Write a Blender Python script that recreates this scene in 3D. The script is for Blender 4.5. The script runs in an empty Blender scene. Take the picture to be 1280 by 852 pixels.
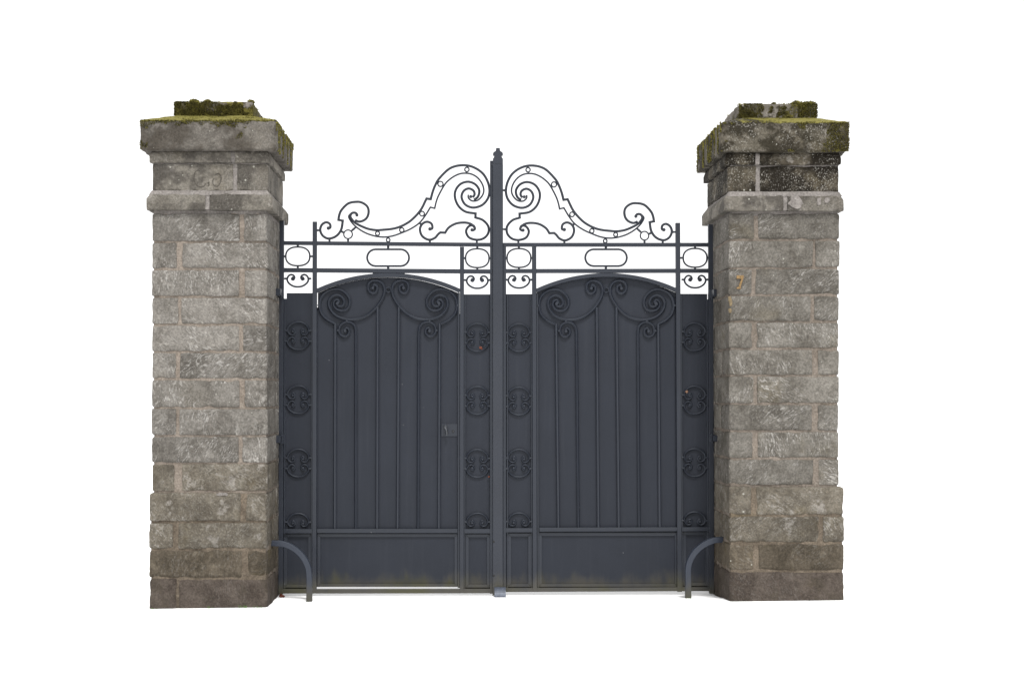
import bpy, bmesh, math, random
from mathutils import Vector, noise

# ------------------------------------------------------------------ camera, light
sc = bpy.context.scene
VX, CAMX, CAMZ, CAMD, K0 = 575, -0.3575, 1.452, 9.4, 0.0055      # eye position; K0 = metres per photo pixel on the pillar fronts (y = 0)
cam = bpy.data.objects.new('camera', bpy.data.cameras.new('camera'))
sc.collection.objects.link(cam)
cam.location = (CAMX, -CAMD, CAMZ)
cam.rotation_euler = (math.radians(90), 0, 0)
cam.data.sensor_width = 36
cam.data.lens = 36 * CAMD / (1280 * K0)
cam.data.shift_x = (640 - VX) / 1280
cam.data.shift_y = 64 / 1280
cam.data.clip_end = 500
sc.camera = cam

w = bpy.data.worlds.new('World'); sc.world = w; w.use_nodes = True
bg = w.node_tree.nodes['Background']
bg.inputs['Color'].default_value = (1.0, 1.0, 1.0, 1)
bg.inputs['Strength'].default_value = 1.12

sun = bpy.data.objects.new('sun', bpy.data.lights.new('sun', 'SUN'))
sc.collection.objects.link(sun)
sun.data.energy = 2.8
sun.data.angle = math.radians(10)
sun.data.color = (1.0, 0.99, 0.975)
sun.rotation_euler = Vector((-0.10, 0.62, -1.0)).to_track_quat('-Z', 'Y').to_euler()
sc.view_settings.view_transform = 'Standard'
sc.view_settings.look = 'None'
sc.view_settings.exposure = 0.2
sc.view_settings.gamma = 1
sc.cycles.use_denoising = True
sc.cycles.max_bounces = 6

R = random.Random(7)

# ------------------------------------------------------------------ helpers
WPOS = {}
def k(y): return K0 * (CAMD + y) / CAMD
def P(px, py, y):                                     # a point of the elevation drawing at depth y
    return Vector((CAMX + (px - VX) * k(y), y, CAMZ - (py - 490) * k(y)))
def X(px, y): return CAMX + (px - VX) * k(y)
def Z(py, y): return CAMZ - (py - 490) * k(y)

def empty(name, loc, label, cat, group=None):
    o = bpy.data.objects.new(name, None); sc.collection.objects.link(o)
    o.location = loc; o.empty_display_size = .1
    WPOS[o.name] = Vector(loc)
    tag(o, label, cat, group)
    return o
def tag(o, label=None, cat=None, group=None, kind=None):
    if label: o['label'] = label
    if cat: o['category'] = cat
    if group: o['group'] = group
    if kind: o['kind'] = kind
    return o

class MB:
    def __init__(self): self.v = []; self.f = []
    def add(self, vs, fs):
        n = len(self.v); self.v += [Vector(a) for a in vs]; self.f += [tuple(i + n for i in q) for q in fs]
    def build(self, name, mat, parent=None, origin=None, smooth=35):
        if origin is None:
            lo = Vector([min(a[i] for a in self.v) for i in range(3)]); hi = Vector([max(a[i] for a in self.v) for i in range(3)])
            origin = (lo + hi) / 2
        origin = Vector(origin)
        me = bpy.data.meshes.new(name)
        me.from_pydata([tuple(a - origin) for a in self.v], [], self.f)
        me.validate()
        bm = bmesh.new(); bm.from_mesh(me); bmesh.ops.recalc_face_normals(bm, faces=bm.faces); bm.to_mesh(me); bm.free()
        if smooth:
            me.polygons.foreach_set('use_smooth', [True] * len(me.polygons))
            me.set_sharp_from_angle(angle=math.radians(smooth))
        me.materials.append(mat)
        o = bpy.data.objects.new(name, me); sc.collection.objects.link(o)
        WPOS[o.name] = origin
        if parent: o.parent = parent; o.location = origin - WPOS[parent.name]
        else: o.location = origin
        return o
    def box(self, x0, x1, y0, y1, z0, z1, b=.002):
        b = min(b, (x1-x0)*.3, (y1-y0)*.3, (z1-z0)*.3)
        bm = bmesh.new(); bmesh.ops.create_cube(bm, size=1)
        for q in bm.verts: q.co = Vector((x0 + (q.co.x + .5)*(x1-x0), y0 + (q.co.y + .5)*(y1-y0), z0 + (q.co.z + .5)*(z1-z0)))
        if b > 0: bmesh.ops.bevel(bm, geom=bm.edges[:], offset=b, segments=1, affect='EDGES')
        bm.verts.index_update()
        self.add([q.co.copy() for q in bm.verts], [[a.index for a in f.verts] for f in bm.faces]); bm.free()
        return self
    def sweep(self, pts, wd, dp, c=None, closed=False, taper=None):
        """flat or square bar following a path that lies in an XZ plane"""
        pts = [Vector(p) for p in pts]
        out = [pts[0]]
        for p in pts[1:]:
            if (p - out[-1]).length > 1e-5: out.append(p)
        pts = out; n = len(pts)
        if closed and (pts[0] - pts[-1]).length < 1e-5: pts.pop(); n -= 1
        if c is None: c = .3 * min(wd, dp)
        a, b = wd / 2, dp / 2
        prof = [(a-c, -b), (a, -b+c), (a, b-c), (a-c, b), (-a+c, b), (-a, b-c), (-a, -b+c), (-a+c, -b)]
        vs = []
        for i in range(n):
            if closed: d0 = (pts[i] - pts[i-1]).normalized(); d1 = (pts[(i+1) % n] - pts[i]).normalized()
            else:
                d0 = (pts[i] - pts[i-1]).normalized() if i else None
                d1 = (pts[i+1] - pts[i]).normalized() if i < n-1 else None
                d0 = d0 or d1; d1 = d1 or d0
            t = d0 + d1
            t = t.normalized() if t.length > 1e-6 else d1
            s = Vector((-t.z, 0, t.x)); m = min(1.35, 1 / max(.3, abs(t.dot(d1))))
            tw = 1 if taper is None else taper(i / (n - 1))
            for (u, v) in prof: vs.append(pts[i] + s * (u * m * tw) + Vector((0, v, 0)))
        fs = []
        for i in range(n if closed else n-1):
            j = (i + 1) % n
            for q in range(8): fs.append((i*8+q, i*8+(q+1) % 8, j*8+(q+1) % 8, j*8+q))
        if not closed: fs += [tuple(range(8)), tuple(range((n-1)*8, n*8))]
        self.add(vs, fs); return self
    def disc(self, c, r, dp, n=12):                   # stub cylinder whose axis is y
        c = Vector(c); vs = []
        for (rr, yy) in ((r*.75, -dp/2), (r, -dp/2 + r*.25), (r, dp/2)):
            for i in range(n):
                an = 2*math.pi*i/n; vs.append(c + Vector((rr*math.cos(an), yy, rr*math.sin(an))))
        fs = [tuple(range(n)), tuple(range(2*n, 3*n))]
        for L in range(2):
            for i in range(n): fs.append((L*n+i, L*n+(i+1) % n, (L+1)*n+(i+1) % n, (L+1)*n+i))
        self.add(vs, fs); return self
    def plate(self, poly, y0, y1):                    # polygon (x, z) extruded in y
        n = len(poly)
        vs = [(a, y0, b) for a, b in poly] + [(a, y1, b) for a, b in poly]
        self.add(vs, [tuple(range(n)), tuple(range(n, 2*n))] + [(i, (i+1) % n, n+(i+1) % n, n+i) for i in range(n)])
        return self

def spline(pts, n=6):
    pts = [Vector((p[0], p[1])) for p in pts]
    if len(pts) < 3: return [tuple(p) for p in pts]
    e = [pts[0]*2 - pts[1]] + pts + [pts[-1]*2 - pts[-2]]
    out = []
    for i in range(1, len(e) - 2):
        p0, p1, p2, p3 = e[i-1], e[i], e[i+1], e[i+2]
        for j in range(n):
            t = j / n
            out.append(tuple(.5*((2*p1) + (p2-p0)*t + (2*p0-5*p1+4*p2-p3)*t*t + (3*p1-p0-3*p2+p3)*t**3)))
    out.append(tuple(pts[-1])); return out
def path(*segs):                                      # smooth pieces joined with sharp corners
    out = []
    for s in segs: out += spline(s)
    return out

# ------------------------------------------------------------------ materials
class NT:
    def __init__(self, name):
        self.m = bpy.data.materials.new(name); self.m.use_nodes = True
        self.t = self.m.node_tree; self.b = self.t.nodes['Principled BSDF']
    def n(self, kind, ins={}, **pr):
        x = self.t.nodes.new('ShaderNode' + kind)
        for a, b in pr.items(): setattr(x, a, b)
        for a, b in ins.items():
            if isinstance(b, bpy.types.NodeSocket): self.t.links.new(b, x.inputs[a])
            else: x.inputs[a].default_value = b
        return x
    def math(self, op, a, b=0., c=0., clamp=False):
        return self.n('Math', {0: a, 1: b, 2: c}, operation=op, use_clamp=clamp).outputs[0]
    def ramp(self, f, lo, hi):                        # smooth 0..1
        return self.n('MapRange', {'Value': f, 'From Min': lo, 'From Max': hi}, interpolation_type='SMOOTHSTEP').outputs[0]
    def mix(self, f, a, b, mode='MIX'):
        x = self.n('Mix', {}, data_type='RGBA', blend_type=mode)
        for s, q in ((0, f), (6, a), (7, b)):
            if isinstance(q, bpy.types.NodeSocket): self.t.links.new(q, x.inputs[s])
            else: x.inputs[s].default_value = q if s == 0 else (*q, 1)
        return x.outputs[2]
    def noise(self, v, scale, detail=4, rough=.55, dist=0.):
        return self.n('TexNoise', {'Vector': v, 'Scale': scale, 'Detail': detail, 'Roughness': rough, 'Distortion': dist}).outputs[0]

def srgb(r, g, b, f=1.):
    h = lambda c: f * ((c/255)/12.92 if c <= 10 else (((c/255)+.055)/1.055)**2.4)
    return (h(r), h(g), h(b))
ALB = 0.50                                            # photo colour -> base colour under this sky

def stone_mat(name, base, dark, light, streak=.5, spots=.3, stain=0., stain_c=(.02, .017, .013), var=.25, moss=None, ochre=.15, pale=0., bump=1., speck=0.):
    N = NT(name)
    tc = N.n('TexCoord').outputs['Object']
    rnd = N.n('ObjectInfo').outputs['Random']
    off = N.n('CombineXYZ', {0: N.math('MULTIPLY', rnd, 37.), 1: N.math('MULTIPLY', rnd, 71.), 2: N.math('MULTIPLY', rnd, 13.)}).outputs[0]
    v = N.n('VectorMath', {0: tc, 1: off}, operation='ADD').outputs[0]
    n1 = N.noise(v, 5.5, 9, .68)
    n2 = N.noise(v, 75, 5, .7)
    n3 = N.noise(v, 19, 6, .65, .6)
    ang = N.math('MULTIPLY_ADD', rnd, 2.4, -1.2)
    vr = N.n('VectorRotate', {'Vector': v, 'Axis': (0, 1, 0), 'Angle': ang}, rotation_type='AXIS_ANGLE').outputs[0]
    vs = N.n('VectorMath', {0: vr, 1: (46., 20., 14.)}, operation='MULTIPLY').outputs[0]
    st = N.noise(vs, 1., 4, .6, 2.2)
    smask = N.math('MULTIPLY', N.ramp(st, .50, .66), N.ramp(N.noise(v, 4.2, 3), .40, .62))
    col = N.mix(N.ramp(n1, .33, .66), dark, base)
    col = N.mix(N.math('MULTIPLY', N.ramp(n3, .50, .72), .55), col, light)
    col = N.mix(N.math('MULTIPLY', N.ramp(N.noise(v, 3.1, 5), .55, .72), ochre), col, srgb(128, 112, 68, ALB))
    if pale: col = N.mix(N.math('MULTIPLY', N.ramp(N.noise(v, 7., 8, .7), .56, .64), pale), col, srgb(182, 176, 168, ALB))
    col = N.mix(N.math('MULTIPLY', smask, streak), col, srgb(204, 200, 194, ALB))
    if stain:
        sm = N.math('MULTIPLY', N.ramp(N.math('MULTIPLY_ADD', n2, .22, N.noise(v, 4.4, 7, .66)), .66 - stain*.16, .76 - stain*.16), min(1, stain*1.3))
        col = N.mix(sm, col, stain_c)
    g = N.math('MULTIPLY_ADD', N.ramp(n2, .32, .68), .56, .72)
    gv = N.math('MULTIPLY', g, N.math('MULTIPLY_ADD', rnd, var, 1 - var/2))
    hsv = N.n('HueSaturation', {'Value': gv, 'Color': col}).outputs[0]
    col = hsv
    if spots:
        vo = N.n('TexVoronoi', {'Vector': v, 'Scale': 34., 'Randomness': 1.})
        rr = N.n('SeparateColor', {0: vo.outputs['Color']}).outputs
        big = N.math('MULTIPLY', rr[1], .34)
        inside = N.math('LESS_THAN', N.math('MULTIPLY_ADD', n2, .18, vo.outputs['Distance']), big)
        pick = N.math('MULTIPLY', N.math('GREATER_THAN', rr[0], 1 - spots), N.ramp(N.noise(v, 6, 2), .4, .55))
        col = N.mix(N.math('MULTIPLY', N.math('MULTIPLY', inside, pick), .85), col, srgb(206, 204, 192, ALB))
    if speck:
        sk = N.math('MULTIPLY', N.ramp(N.noise(v, 88, 3, .8), .56, .63), N.ramp(N.noise(v, 5.2, 4), .40, .58))
        col = N.mix(N.math('MULTIPLY', sk, speck), col, srgb(196, 192, 182, ALB))
    rough = .92
    height = N.math('ADD', N.math('MULTIPLY', n2, .35), N.math('ADD', N.math('MULTIPLY', n3, .8), N.math('MULTIPLY', st, .55)))
    if moss:                                          # moss grows by height / side of the block, broken by noise
        az, ax, c0, up = moss
        s = N.n('SeparateXYZ', {0: tc}).outputs
        nz = N.n('SeparateXYZ', {0: N.n('NewGeometry').outputs['Normal']}).outputs[2]
        f = N.math('MULTIPLY_ADD', s[2], az, c0)
        f = N.math('MULTIPLY_ADD', N.math('MAXIMUM', N.math('ABSOLUTE', s[0]), 0.) if ax < 0 else s[0], abs(ax), f)
        f = N.math('MULTIPLY_ADD', N.ramp(nz, .25, .7), up, f)
        f = N.math('ADD', f, N.math('MULTIPLY_ADD', N.noise(v, 9, 7, .7), 3.0, -1.5))
        mm = N.ramp(f, .35, .6)
        mc = N.mix(N.ramp(N.noise(v, 38, 4, .7), .35, .68), srgb(74, 68, 30, ALB), srgb(134, 126, 60, ALB))
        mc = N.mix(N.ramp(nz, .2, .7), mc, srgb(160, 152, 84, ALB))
        col = N.mix(mm, col, mc)
        height = N.math('MULTIPLY_ADD', N.math('MULTIPLY', mm, N.noise(v, 55, 3)), 2., height)
    N.t.links.new(col, N.b.inputs['Base Color'])
    N.b.inputs['Roughness'].default_value = rough
    N.b.inputs['Specular IOR Level'].default_value = .15
    bp = N.n('Bump', {'Height': height, 'Strength': .85 * bump, 'Distance': .012}).outputs[0]
    N.t.links.new(bp, N.b.inputs['Normal'])
    return N.m

C = lambda r, g, b: srgb(r, g, b, ALB)
STONE = stone_mat('grey_sandstone', C(152, 147, 140), C(116, 111, 104), C(182, 177, 169), streak=.85, spots=.12, ochre=.06, pale=.3, var=.36)
STONE_R = stone_mat('grey_brown_sandstone', C(146, 141, 133), C(108, 103, 95), C(174, 169, 160), streak=.7, spots=.12, ochre=.2, pale=.2, var=.32)
STONE_LICHEN = stone_mat('lichened_sandstone', C(138, 130, 117), C(104, 97, 86), C(168, 163, 152), streak=.4, spots=.5, stain=.3, stain_c=C(76, 70, 62), ochre=.2, pale=.65, speck=.35)
STONE_DAMP = stone_mat('damp_brown_sandstone', C(118, 108, 94), C(88, 80, 68), C(142, 132, 116), streak=.15, spots=.08, ochre=.35)
STONE_FOOT = stone_mat('dark_brown_foot_stone', C(110, 100, 92), C(82, 73, 66), C(128, 118, 108), streak=.12, spots=.04, ochre=.25, var=.1, stain=.3, stain_c=C(72, 66, 52))
STONE_SIDE = stone_mat('ochre_streaked_sandstone', C(160, 150, 128), C(122, 112, 92), C(182, 174, 156), streak=.3, spots=.1, ochre=.5)
MORTAR = stone_mat('beige_lime_mortar', C(168, 156, 144), C(148, 136, 124), C(180, 170, 159), streak=0, spots=0, ochre=.1, bump=.7)
MORTAR_DAMP = stone_mat('damp_brown_mortar', C(140, 127, 112), C(110, 99, 86), C(156, 144, 128), streak=0, spots=0, ochre=.2, bump=.7)
CEMENT = stone_mat('pale_cement', C(170, 163, 158), C(144, 138, 133), C(186, 181, 176), streak=.1, spots=0, ochre=0, bump=.6)
FRIEZE_L = stone_mat('weathered_frieze_stone', C(148, 142, 132), C(118, 112, 103), C(170, 164, 154), streak=.25, spots=.2, stain=.5, stain_c=C(72, 68, 64), pale=.5, speck=.3)
FRIEZE_R = stone_mat('blackened_frieze_stone', C(110, 102, 88), C(72, 66, 55), C(140, 132, 118), streak=.1, spots=.6, speck=.9, stain=.85, stain_c=C(46, 41, 33), pale=.55)
CAP_L = stone_mat('mossy_cap_stone', C(142, 136, 128), C(104, 99, 92), C(170, 164, 156), streak=.15, spots=.15, stain=.45, stain_c=C(78, 70, 60), moss=(12., -.7, -.86, .95))
CAP_R = stone_mat('blackened_mossy_cap_stone', C(122, 115, 102), C(80, 75, 63), C(156, 149, 137), streak=.1, spots=.4, stain=.75, stain_c=C(58, 53, 42), pale=.45, speck=.8, moss=(6.5, 1.9, -.5, .75))
BLOCK_L = stone_mat('mossy_top_block', C(160, 153, 145), C(120, 112, 100), C(184, 178, 170), streak=.1, spots=.1, stain=.35, stain_c=C(94, 80, 54), moss=(-4., -.9, .5, .2))
BLOCK_R = stone_mat('green_mossy_top_block', C(160, 153, 145), C(110, 104, 92), C(186, 181, 172), streak=.1, spots=.2, stain=.3, stain_c=C(74, 68, 48), moss=(-3., .5, .34, .3))

def paint(name, base, chips=.35, hammered=0., spec=.42, ro=.26):
    N = NT(name)
    pos = N.n('NewGeometry').outputs['Position']
    z = N.n('SeparateXYZ', {0: pos}).outputs[2]
    n1 = N.noise(pos, 3., 5, .6); n2 = N.noise(pos, 110, 3, .6); n3 = N.noise(pos, 16, 6, .7)
    col = N.mix(N.ramp(n1, .3, .7), tuple(c*.93 for c in base), tuple(c*1.07 for c in base))
    col = N.mix(N.math('MULTIPLY', N.ramp(n3, .5, .8), .18), col, tuple(c*1.3 for c in base))
    sv = N.n('VectorMath', {0: pos, 1: (26., 26., 1.3)}, operation='MULTIPLY').outputs[0]
    col = N.mix(N.math('MULTIPLY', N.ramp(N.noise(sv, 1., 4, .6), .5, .75), .04), col, srgb(116, 118, 124, ALB))
    # road dirt splashed on the foot of the gate
    vs = N.n('VectorMath', {0: pos, 1: (1., 1., .35)}, operation='MULTIPLY').outputs[0]
    d = N.math('ADD', N.math('MULTIPLY_ADD', z, -4.8, .74), N.math('MULTIPLY_ADD', N.noise(vs, 7., 7, .68), 1.5, -.75))
    d = N.math('MULTIPLY', N.ramp(d, 0., .75), .85)
    dc = N.mix(N.ramp(N.noise(pos, 3.3, 4), .45, .65), srgb(96, 92, 82, ALB), srgb(94, 91, 62, ALB))
    col = N.mix(d, col, dc)
    vo = N.n('TexVoronoi', {'Vector': pos, 'Scale': 13.})
    rr = N.n('SeparateColor', {0: vo.outputs['Color']}).outputs
    ch = N.math('MULTIPLY', N.math('LESS_THAN', vo.outputs['Distance'], N.math('MULTIPLY', rr[2], .05)), N.math('GREATER_THAN', rr[0], 1 - chips))
    col = N.mix(ch, col, srgb(176, 176, 178, ALB))
    N.t.links.new(col, N.b.inputs['Base Color'])
    N.t.links.new(N.math('MULTIPLY_ADD', d, .4, N.math('MULTIPLY_ADD', n3, .2, ro)), N.b.inputs['Roughness'])
    N.b.inputs['Specular IOR Level'].default_value = spec
    N.b.inputs['Specular Tint'].default_value = (.93, .965, 1., 1)
    h = N.math('ADD', N.math('MULTIPLY', n2, .25), N.math('MULTIPLY', N.noise(pos, 42 if hammered else 28, 2), .4 + hammered))
    N.t.links.new(N.n('Bump', {'Height': h, 'Strength': .25 + .3*hammered, 'Distance': .004}).outputs[0], N.b.inputs['Normal'])
    return N.m
PAINT = paint('slate_grey_paint', (.0138, .0165, .0240))
PAINT_SHEET = paint('slate_grey_sheet_paint', (.0148, .0171, .0240), chips=.2, spec=.25, ro=.42)
PAINT_POST = paint('hammered_slate_grey_paint', (.0175, .0200, .0275), chips=.25, hammered=.8)
PAINT_GUARD = paint('worn_blue_grey_iron', (.022, .027, .040), chips=.1, hammered=.3)

def plain(name, col, rough=.5, metal=0., bump=0., scale=60, var=.3):
    N = NT(name)
    v = N.n('TexCoord').outputs['Object']
    n1 = N.noise(v, scale, 5, .65)
    N.t.links.new(N.mix(N.ramp(n1, .3, .7), tuple(c*(1-var) for c in col), tuple(c*(1+var) for c in col)), N.b.inputs['Base Color'])
    N.b.inputs['Roughness'].default_value = rough; N.b.inputs['Metallic'].default_value = metal
    if bump: N.t.links.new(N.n('Bump', {'Height': n1, 'Strength': bump, 'Distance': .004}).outputs[0], N.b.inputs['Normal'])
    return N.m
BRASS = plain('tarnished_brass', (.20, .125, .05), .5, .35, .3, 90, .2)
STUB = plain('ochre_corroded_stub', C(150, 132, 100), .85, 0, .6)
STEEL = plain('worn_chrome', (.10, .105, .115), .4, 1., .3, 90, .6)
ZINC = plain('grey_zinc_plate', (.062, .072, .096), .5, .2, .2, 40)
DARK = plain('dark_recess', (.008, .008, .009), .8)
LEAF = plain('russet_dry_leaf', srgb(128, 64, 40, ALB), .8, 0, .4, 80, .4)
LEAF_TAN = plain('tan_dry_leaf', srgb(168, 128, 102, ALB), .8, 0, .4, 80, .3)
GRASS = plain('short_green_grass', (.07, .13, .025), .7, 0, 0, 20, .4)
MOSS = plain('moss_tufts', C(156, 148, 66), .95, 0, 0, 16, .45)
MOSS_D = plain('dark_moss_tufts', C(112, 104, 42), .95, 0, 0, 22, .5)
WHITE = plain('white_ground_surface', (.95, .95, .95), .9, 0, 0, .5, .01)

# ------------------------------------------------------------------ ground
GY = 0.57                                             # depth of the gate plane behind the pillar fronts
def ground_z(x, y):
    zf = -.0275 + .0125 * (x + 2.08); zb = -.034 + .004 * (x + 2.08)
    zf = max(-.06, min(.05, zf)); zb = max(-.05, min(.0, zb))
    t = max(0., min(1., y / GY)); t = t*t*(3-2*t)
    return zf*(1-t) + zb*t
xs = [-90, -30, -12, -6] + [-4 + i*.25 for i in range(33)] + [6, 12, 30, 90]
ys = [-60, -20, -10, -5, -2, -1, -.5, 0, .1, .2, .3, .4, .5, .57, .7, .9, 1.5, 3, 8, 25, 90]
m = MB()
m.add([(x, y, ground_z(x, y)) for y in ys for x in xs],
      [(j*len(xs)+i, j*len(xs)+i+1, (j+1)*len(xs)+i+1, (j+1)*len(xs)+i) for j in range(len(ys)-1) for i in range(len(xs)-1)])
tag(m.build('ground', WHITE, origin=(0, 0, 0)), 'plain white ground under the gate and pillars', kind='structure')

# ------------------------------------------------------------------ stone pillars
def stone(name, x0, x1, y0, y1, z0, z1, mat, parent, s=.014, r=.011, amp=.0045, chip=.010, fn=None, seed=0):
    w_, d_, h_ = x1-x0, y1-y0, z1-z0
    n = [max(2, round(q / s)) for q in (w_, d_, h_)]
    lo, hi = Vector((x0, y0, z0)), Vector((x1, y1, z1))
    so = Vector((seed*3.17, seed*1.31, seed*2.23))
    idx, vs, fs = {}, [], []
    def vert(i, j, kk):
        key = (i, j, kk)
        if key in idx: return idx[key]
        p = Vector((x0 + w_*i/n[0], y0 + d_*j/n[1], z0 + h_*kk/n[2]))
        q = p + so
        rr = r * (1 + .9 * noise.noise(q * 9))
        c = Vector([min(max(p[a], lo[a] + rr), hi[a] - rr) for a in range(3)])
        d = p - c
        dn = d.normalized() if d.length > 1e-9 else Vector((0, -1, 0))
        p = c + dn * min(d.length, rr)
        p = p + dn * (amp * (noise.noise(q * 7) + .75 * noise.noise(q * 21) + .5 * noise.noise(q * 52)))
        if sum(abs(a) > 1e-6 for a in d) > 1:
            p = p - dn * (chip * max(0, noise.noise(q * 14 + Vector((5, 5, 5)))) * 1.6)
        if fn: p = fn(p)
        idx[key] = len(vs); vs.append(p); return idx[key]
    for a in range(3):
        b, c = [(1, 2), (2, 0), (0, 1)][a]
        for side in (0, n[a]):
            for u in range(n[b]):
                for t in range(n[c]):
                    q = []
                    for (du, dt) in ((0, 0), (1, 0), (1, 1), (0, 1)):
                        kk = [0, 0, 0]; kk[a] = side; kk[b] = u + du; kk[c] = t + dt
                        q.append(vert(*kk))
                    fs.append(tuple(q if side else q[::-1]))
    o = MB(); o.v = vs; o.f = fs
    return o.build(name, mat, parent, smooth=60)

DEPTH = .80
def pillar(px0, px1, bounds, joints, slab, fillet, frieze, mould, block, mats, label, inner, plinth_out):
    """bounds: joint lines of the courses; joints: per course (left stone end, right stone start) or None; inner: +1 when the gate is on its right"""
    x0, x1 = X(px0, 0), X(px1, 0)
    cx, cy = (x0 + x1)/2, DEPTH/2
    root = empty('stone_pillar', (cx, cy, ground_z(cx, 0)), label, 'pillar', 'stone gate pillars')
    shaft, ring_mats = mats
    zt = Z(bounds[0], 0)
    # mortar core of the shaft, slightly behind the stone faces
    e = .0090
    stone('mortar', x0+e, x1-e, e, DEPTH-e, -.09, zt, MORTAR, root, s=.03, r=.006, amp=.003, chip=0, seed=3)
    stone('mortar', x0 + e - (plinth_out if inner > 0 else 0), x1 - e + (plinth_out if inner < 0 else 0), e - .016, DEPTH - .02, -.09, Z(bounds[-5], 0) - .012, MORTAR_DAMP, root, s=.03, r=.006, amp=.003, chip=0, seed=5)
    for i, jt in enumerate(joints):
        zb, zc = Z(bounds[i+1], 0), Z(bounds[i], 0)
        g = .0062
        za, zd = zb + g, zc - g
        if i == len(joints) - 1: za = min(ground_z(x0, 0), ground_z(x1, 0), ground_z(cx, .6)) - .03
        mat = shaft(i)
        pl = i >= len(joints) - 4                     # plinth courses stand a little proud
        a0, a1 = x0 - (plinth_out if pl and inner > 0 else 0), x1 + (plinth_out if pl and inner < 0 else 0)
        yf = -.016 if pl else R.uniform(-.003, .003)
        jx = lambda: R.uniform(-.004, .004)
        if jt is None:
            stone('stone', a0, a1, yf, DEPTH, za, zd, mat, root, s=.018, r=.016, amp=.005, chip=.012, seed=i+20); continue
        l1, r0 = X(jt[0], 0), X(jt[1], 0)
        long_left = (l1 - a0) > (a1 - r0)
        dl, dr = (.30, .50) if long_left else (.50, .30)
        rd = .007 + R.uniform(-.002, .004) + (.005 if pl else 0)
        am = .0030 + (.0012 if pl else 0)
        dl += R.uniform(-.03, .03); dr += R.uniform(-.03, .03)
        stone('stone', a0 + jx(), l1, yf + jx()*.5, dl, za + jx()*.5, zd + jx()*.5, mat, root, r=rd, amp=am, chip=.009, seed=i*4+1+px0)
        stone('stone', r0, a1 + jx(), yf + jx()*.5, dr, za + jx()*.5, zd + jx()*.5, mat, root, r=rd, amp=am, chip=.009, seed=i*4+2+px0)
        mid = (l1 + r0)/2
        stone('stone', a0, mid - .012, dl + .02, DEPTH, za, zd, mat, root, s=.03, seed=i*4+3+px0)
        stone('stone', mid + .012, a1, dr + .02, DEPTH, za, zd, mat, root, s=.03, seed=i*4+4+px0)
    # cement core behind the mouldings and frieze
    stone('cement_joint', x0+.007, x1-.007, .007, DEPTH-.007, zt - .02, Z(slab[3], 0) + .02, CEMENT, root, s=.03, r=.006, amp=.003, chip=0, seed=9)
    def ring(name, spec, mat, joint, fn=None, r=.0055):
        # spec: left px, right px, top px, bottom px, front offset (m)
        pl, pr, pt, pb, out = spec
        y0 = -out
        xa, xb = X(pl, y0), X(pr, y0); zb, za = Z(pt, y0), Z(pb, y0)
        ybk = DEPTH + out
        if joint is None: return [stone(name, xa, xb, y0, ybk, za, zb, mat, root, r=r, amp=.0025, chip=.006, fn=fn, seed=int(pt))]
        j = X(joint, y0)
        stone('cement_joint', j - .016, j + .016, y0 + .004, DEPTH, za + .004, zb - .004, CEMENT, root, s=.016, r=.003, amp=.003, chip=.004, fn=fn, seed=int(pt) + 3)
        return [stone(name, xa, j - .013, y0, ybk, za, zb, mat, root, r=r, amp=.0025, chip=.007, fn=fn, seed=int(pt)),
                stone(name, j + .013, xb, y0, ybk, za, zb, mat, root, r=r, amp=.0025, chip=.007, fn=fn, seed=int(pt)+7)]
    def slope(z_lo, z_hi, amount):                    # weathered top: upper part leans back towards the shaft
        def f(p):
            t = max(0, min(1, (p.z - z_lo)/(z_hi - z_lo)))
            return Vector((cx + (p.x-cx)*(1 - amount*t), cy + (p.y-cy)*(1 - amount*t), p.z))
        return f
    sp, jn = mould
    ring('moulding', sp, ring_mats[0], jn, slope(Z(sp[2]+8, 0), Z(sp[2], 0), .075))
    cz1, cz0 = Z(frieze[0][3] - .5, 0), Z(mould[0][2] + 4, 0)
    stone('cement_joint', x0 - .020, x1 + .020, -.020, DEPTH + .020, cz0, cz1, CEMENT, root, s=.02, r=.005, amp=.003, chip=.005, fn=slope(cz0, cz1, .045), seed=13)
    sp, jn = frieze
    ring('frieze_stone', sp, ring_mats[1], jn)
    sp, jn = fillet
    ring('fillet_moulding', sp, ring_mats[1], jn, slope(Z(sp[2]+7, 0), Z(sp[2], 0), .035))
    # cap slab with sloping top
    y0 = -slab[4]
    xa, xb = X(slab[0], y0), X(slab[1], y0)
    zs = Z(slab[2], y0)
    def cap_fn(p):
        if p.z > zs - .045:
            e_ = min(p.x - xa, xb - p.x, p.y - y0, DEPTH + slab[4] - p.y)
            t = max(0., min(1., e_/.2))
            return Vector((p.x, p.y, p.z + .068*t*min(1, (p.z - zs + .045)/.04)))
        return p
    sl = stone('cap_slab', xa, xb, y0, DEPTH + slab[4], Z(slab[3], y0), zs, ring_mats[2], root, s=.013, r=.012, amp=.004, chip=.012, fn=cap_fn, seed=41+px0)
    yb = .13
    bx0, bx1 = X(block[0], yb), X(block[1], yb)
    bl = stone('top_block', bx0, bx1, yb, DEPTH - yb, Z(block[3], yb) - .02, Z(block[2], yb), ring_mats[3], root, s=.014, r=.009, amp=.004, chip=.012, seed=51+px0)
    return root, dict(xa=xa, xb=xb, y0=y0, zs=zs, zb=Z(slab[3], y0), bx0=bx0, bx1=bx1, by=yb, bz0=Z(block[3], yb), bz1=Z(block[2], yb), cx=cx)

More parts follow.
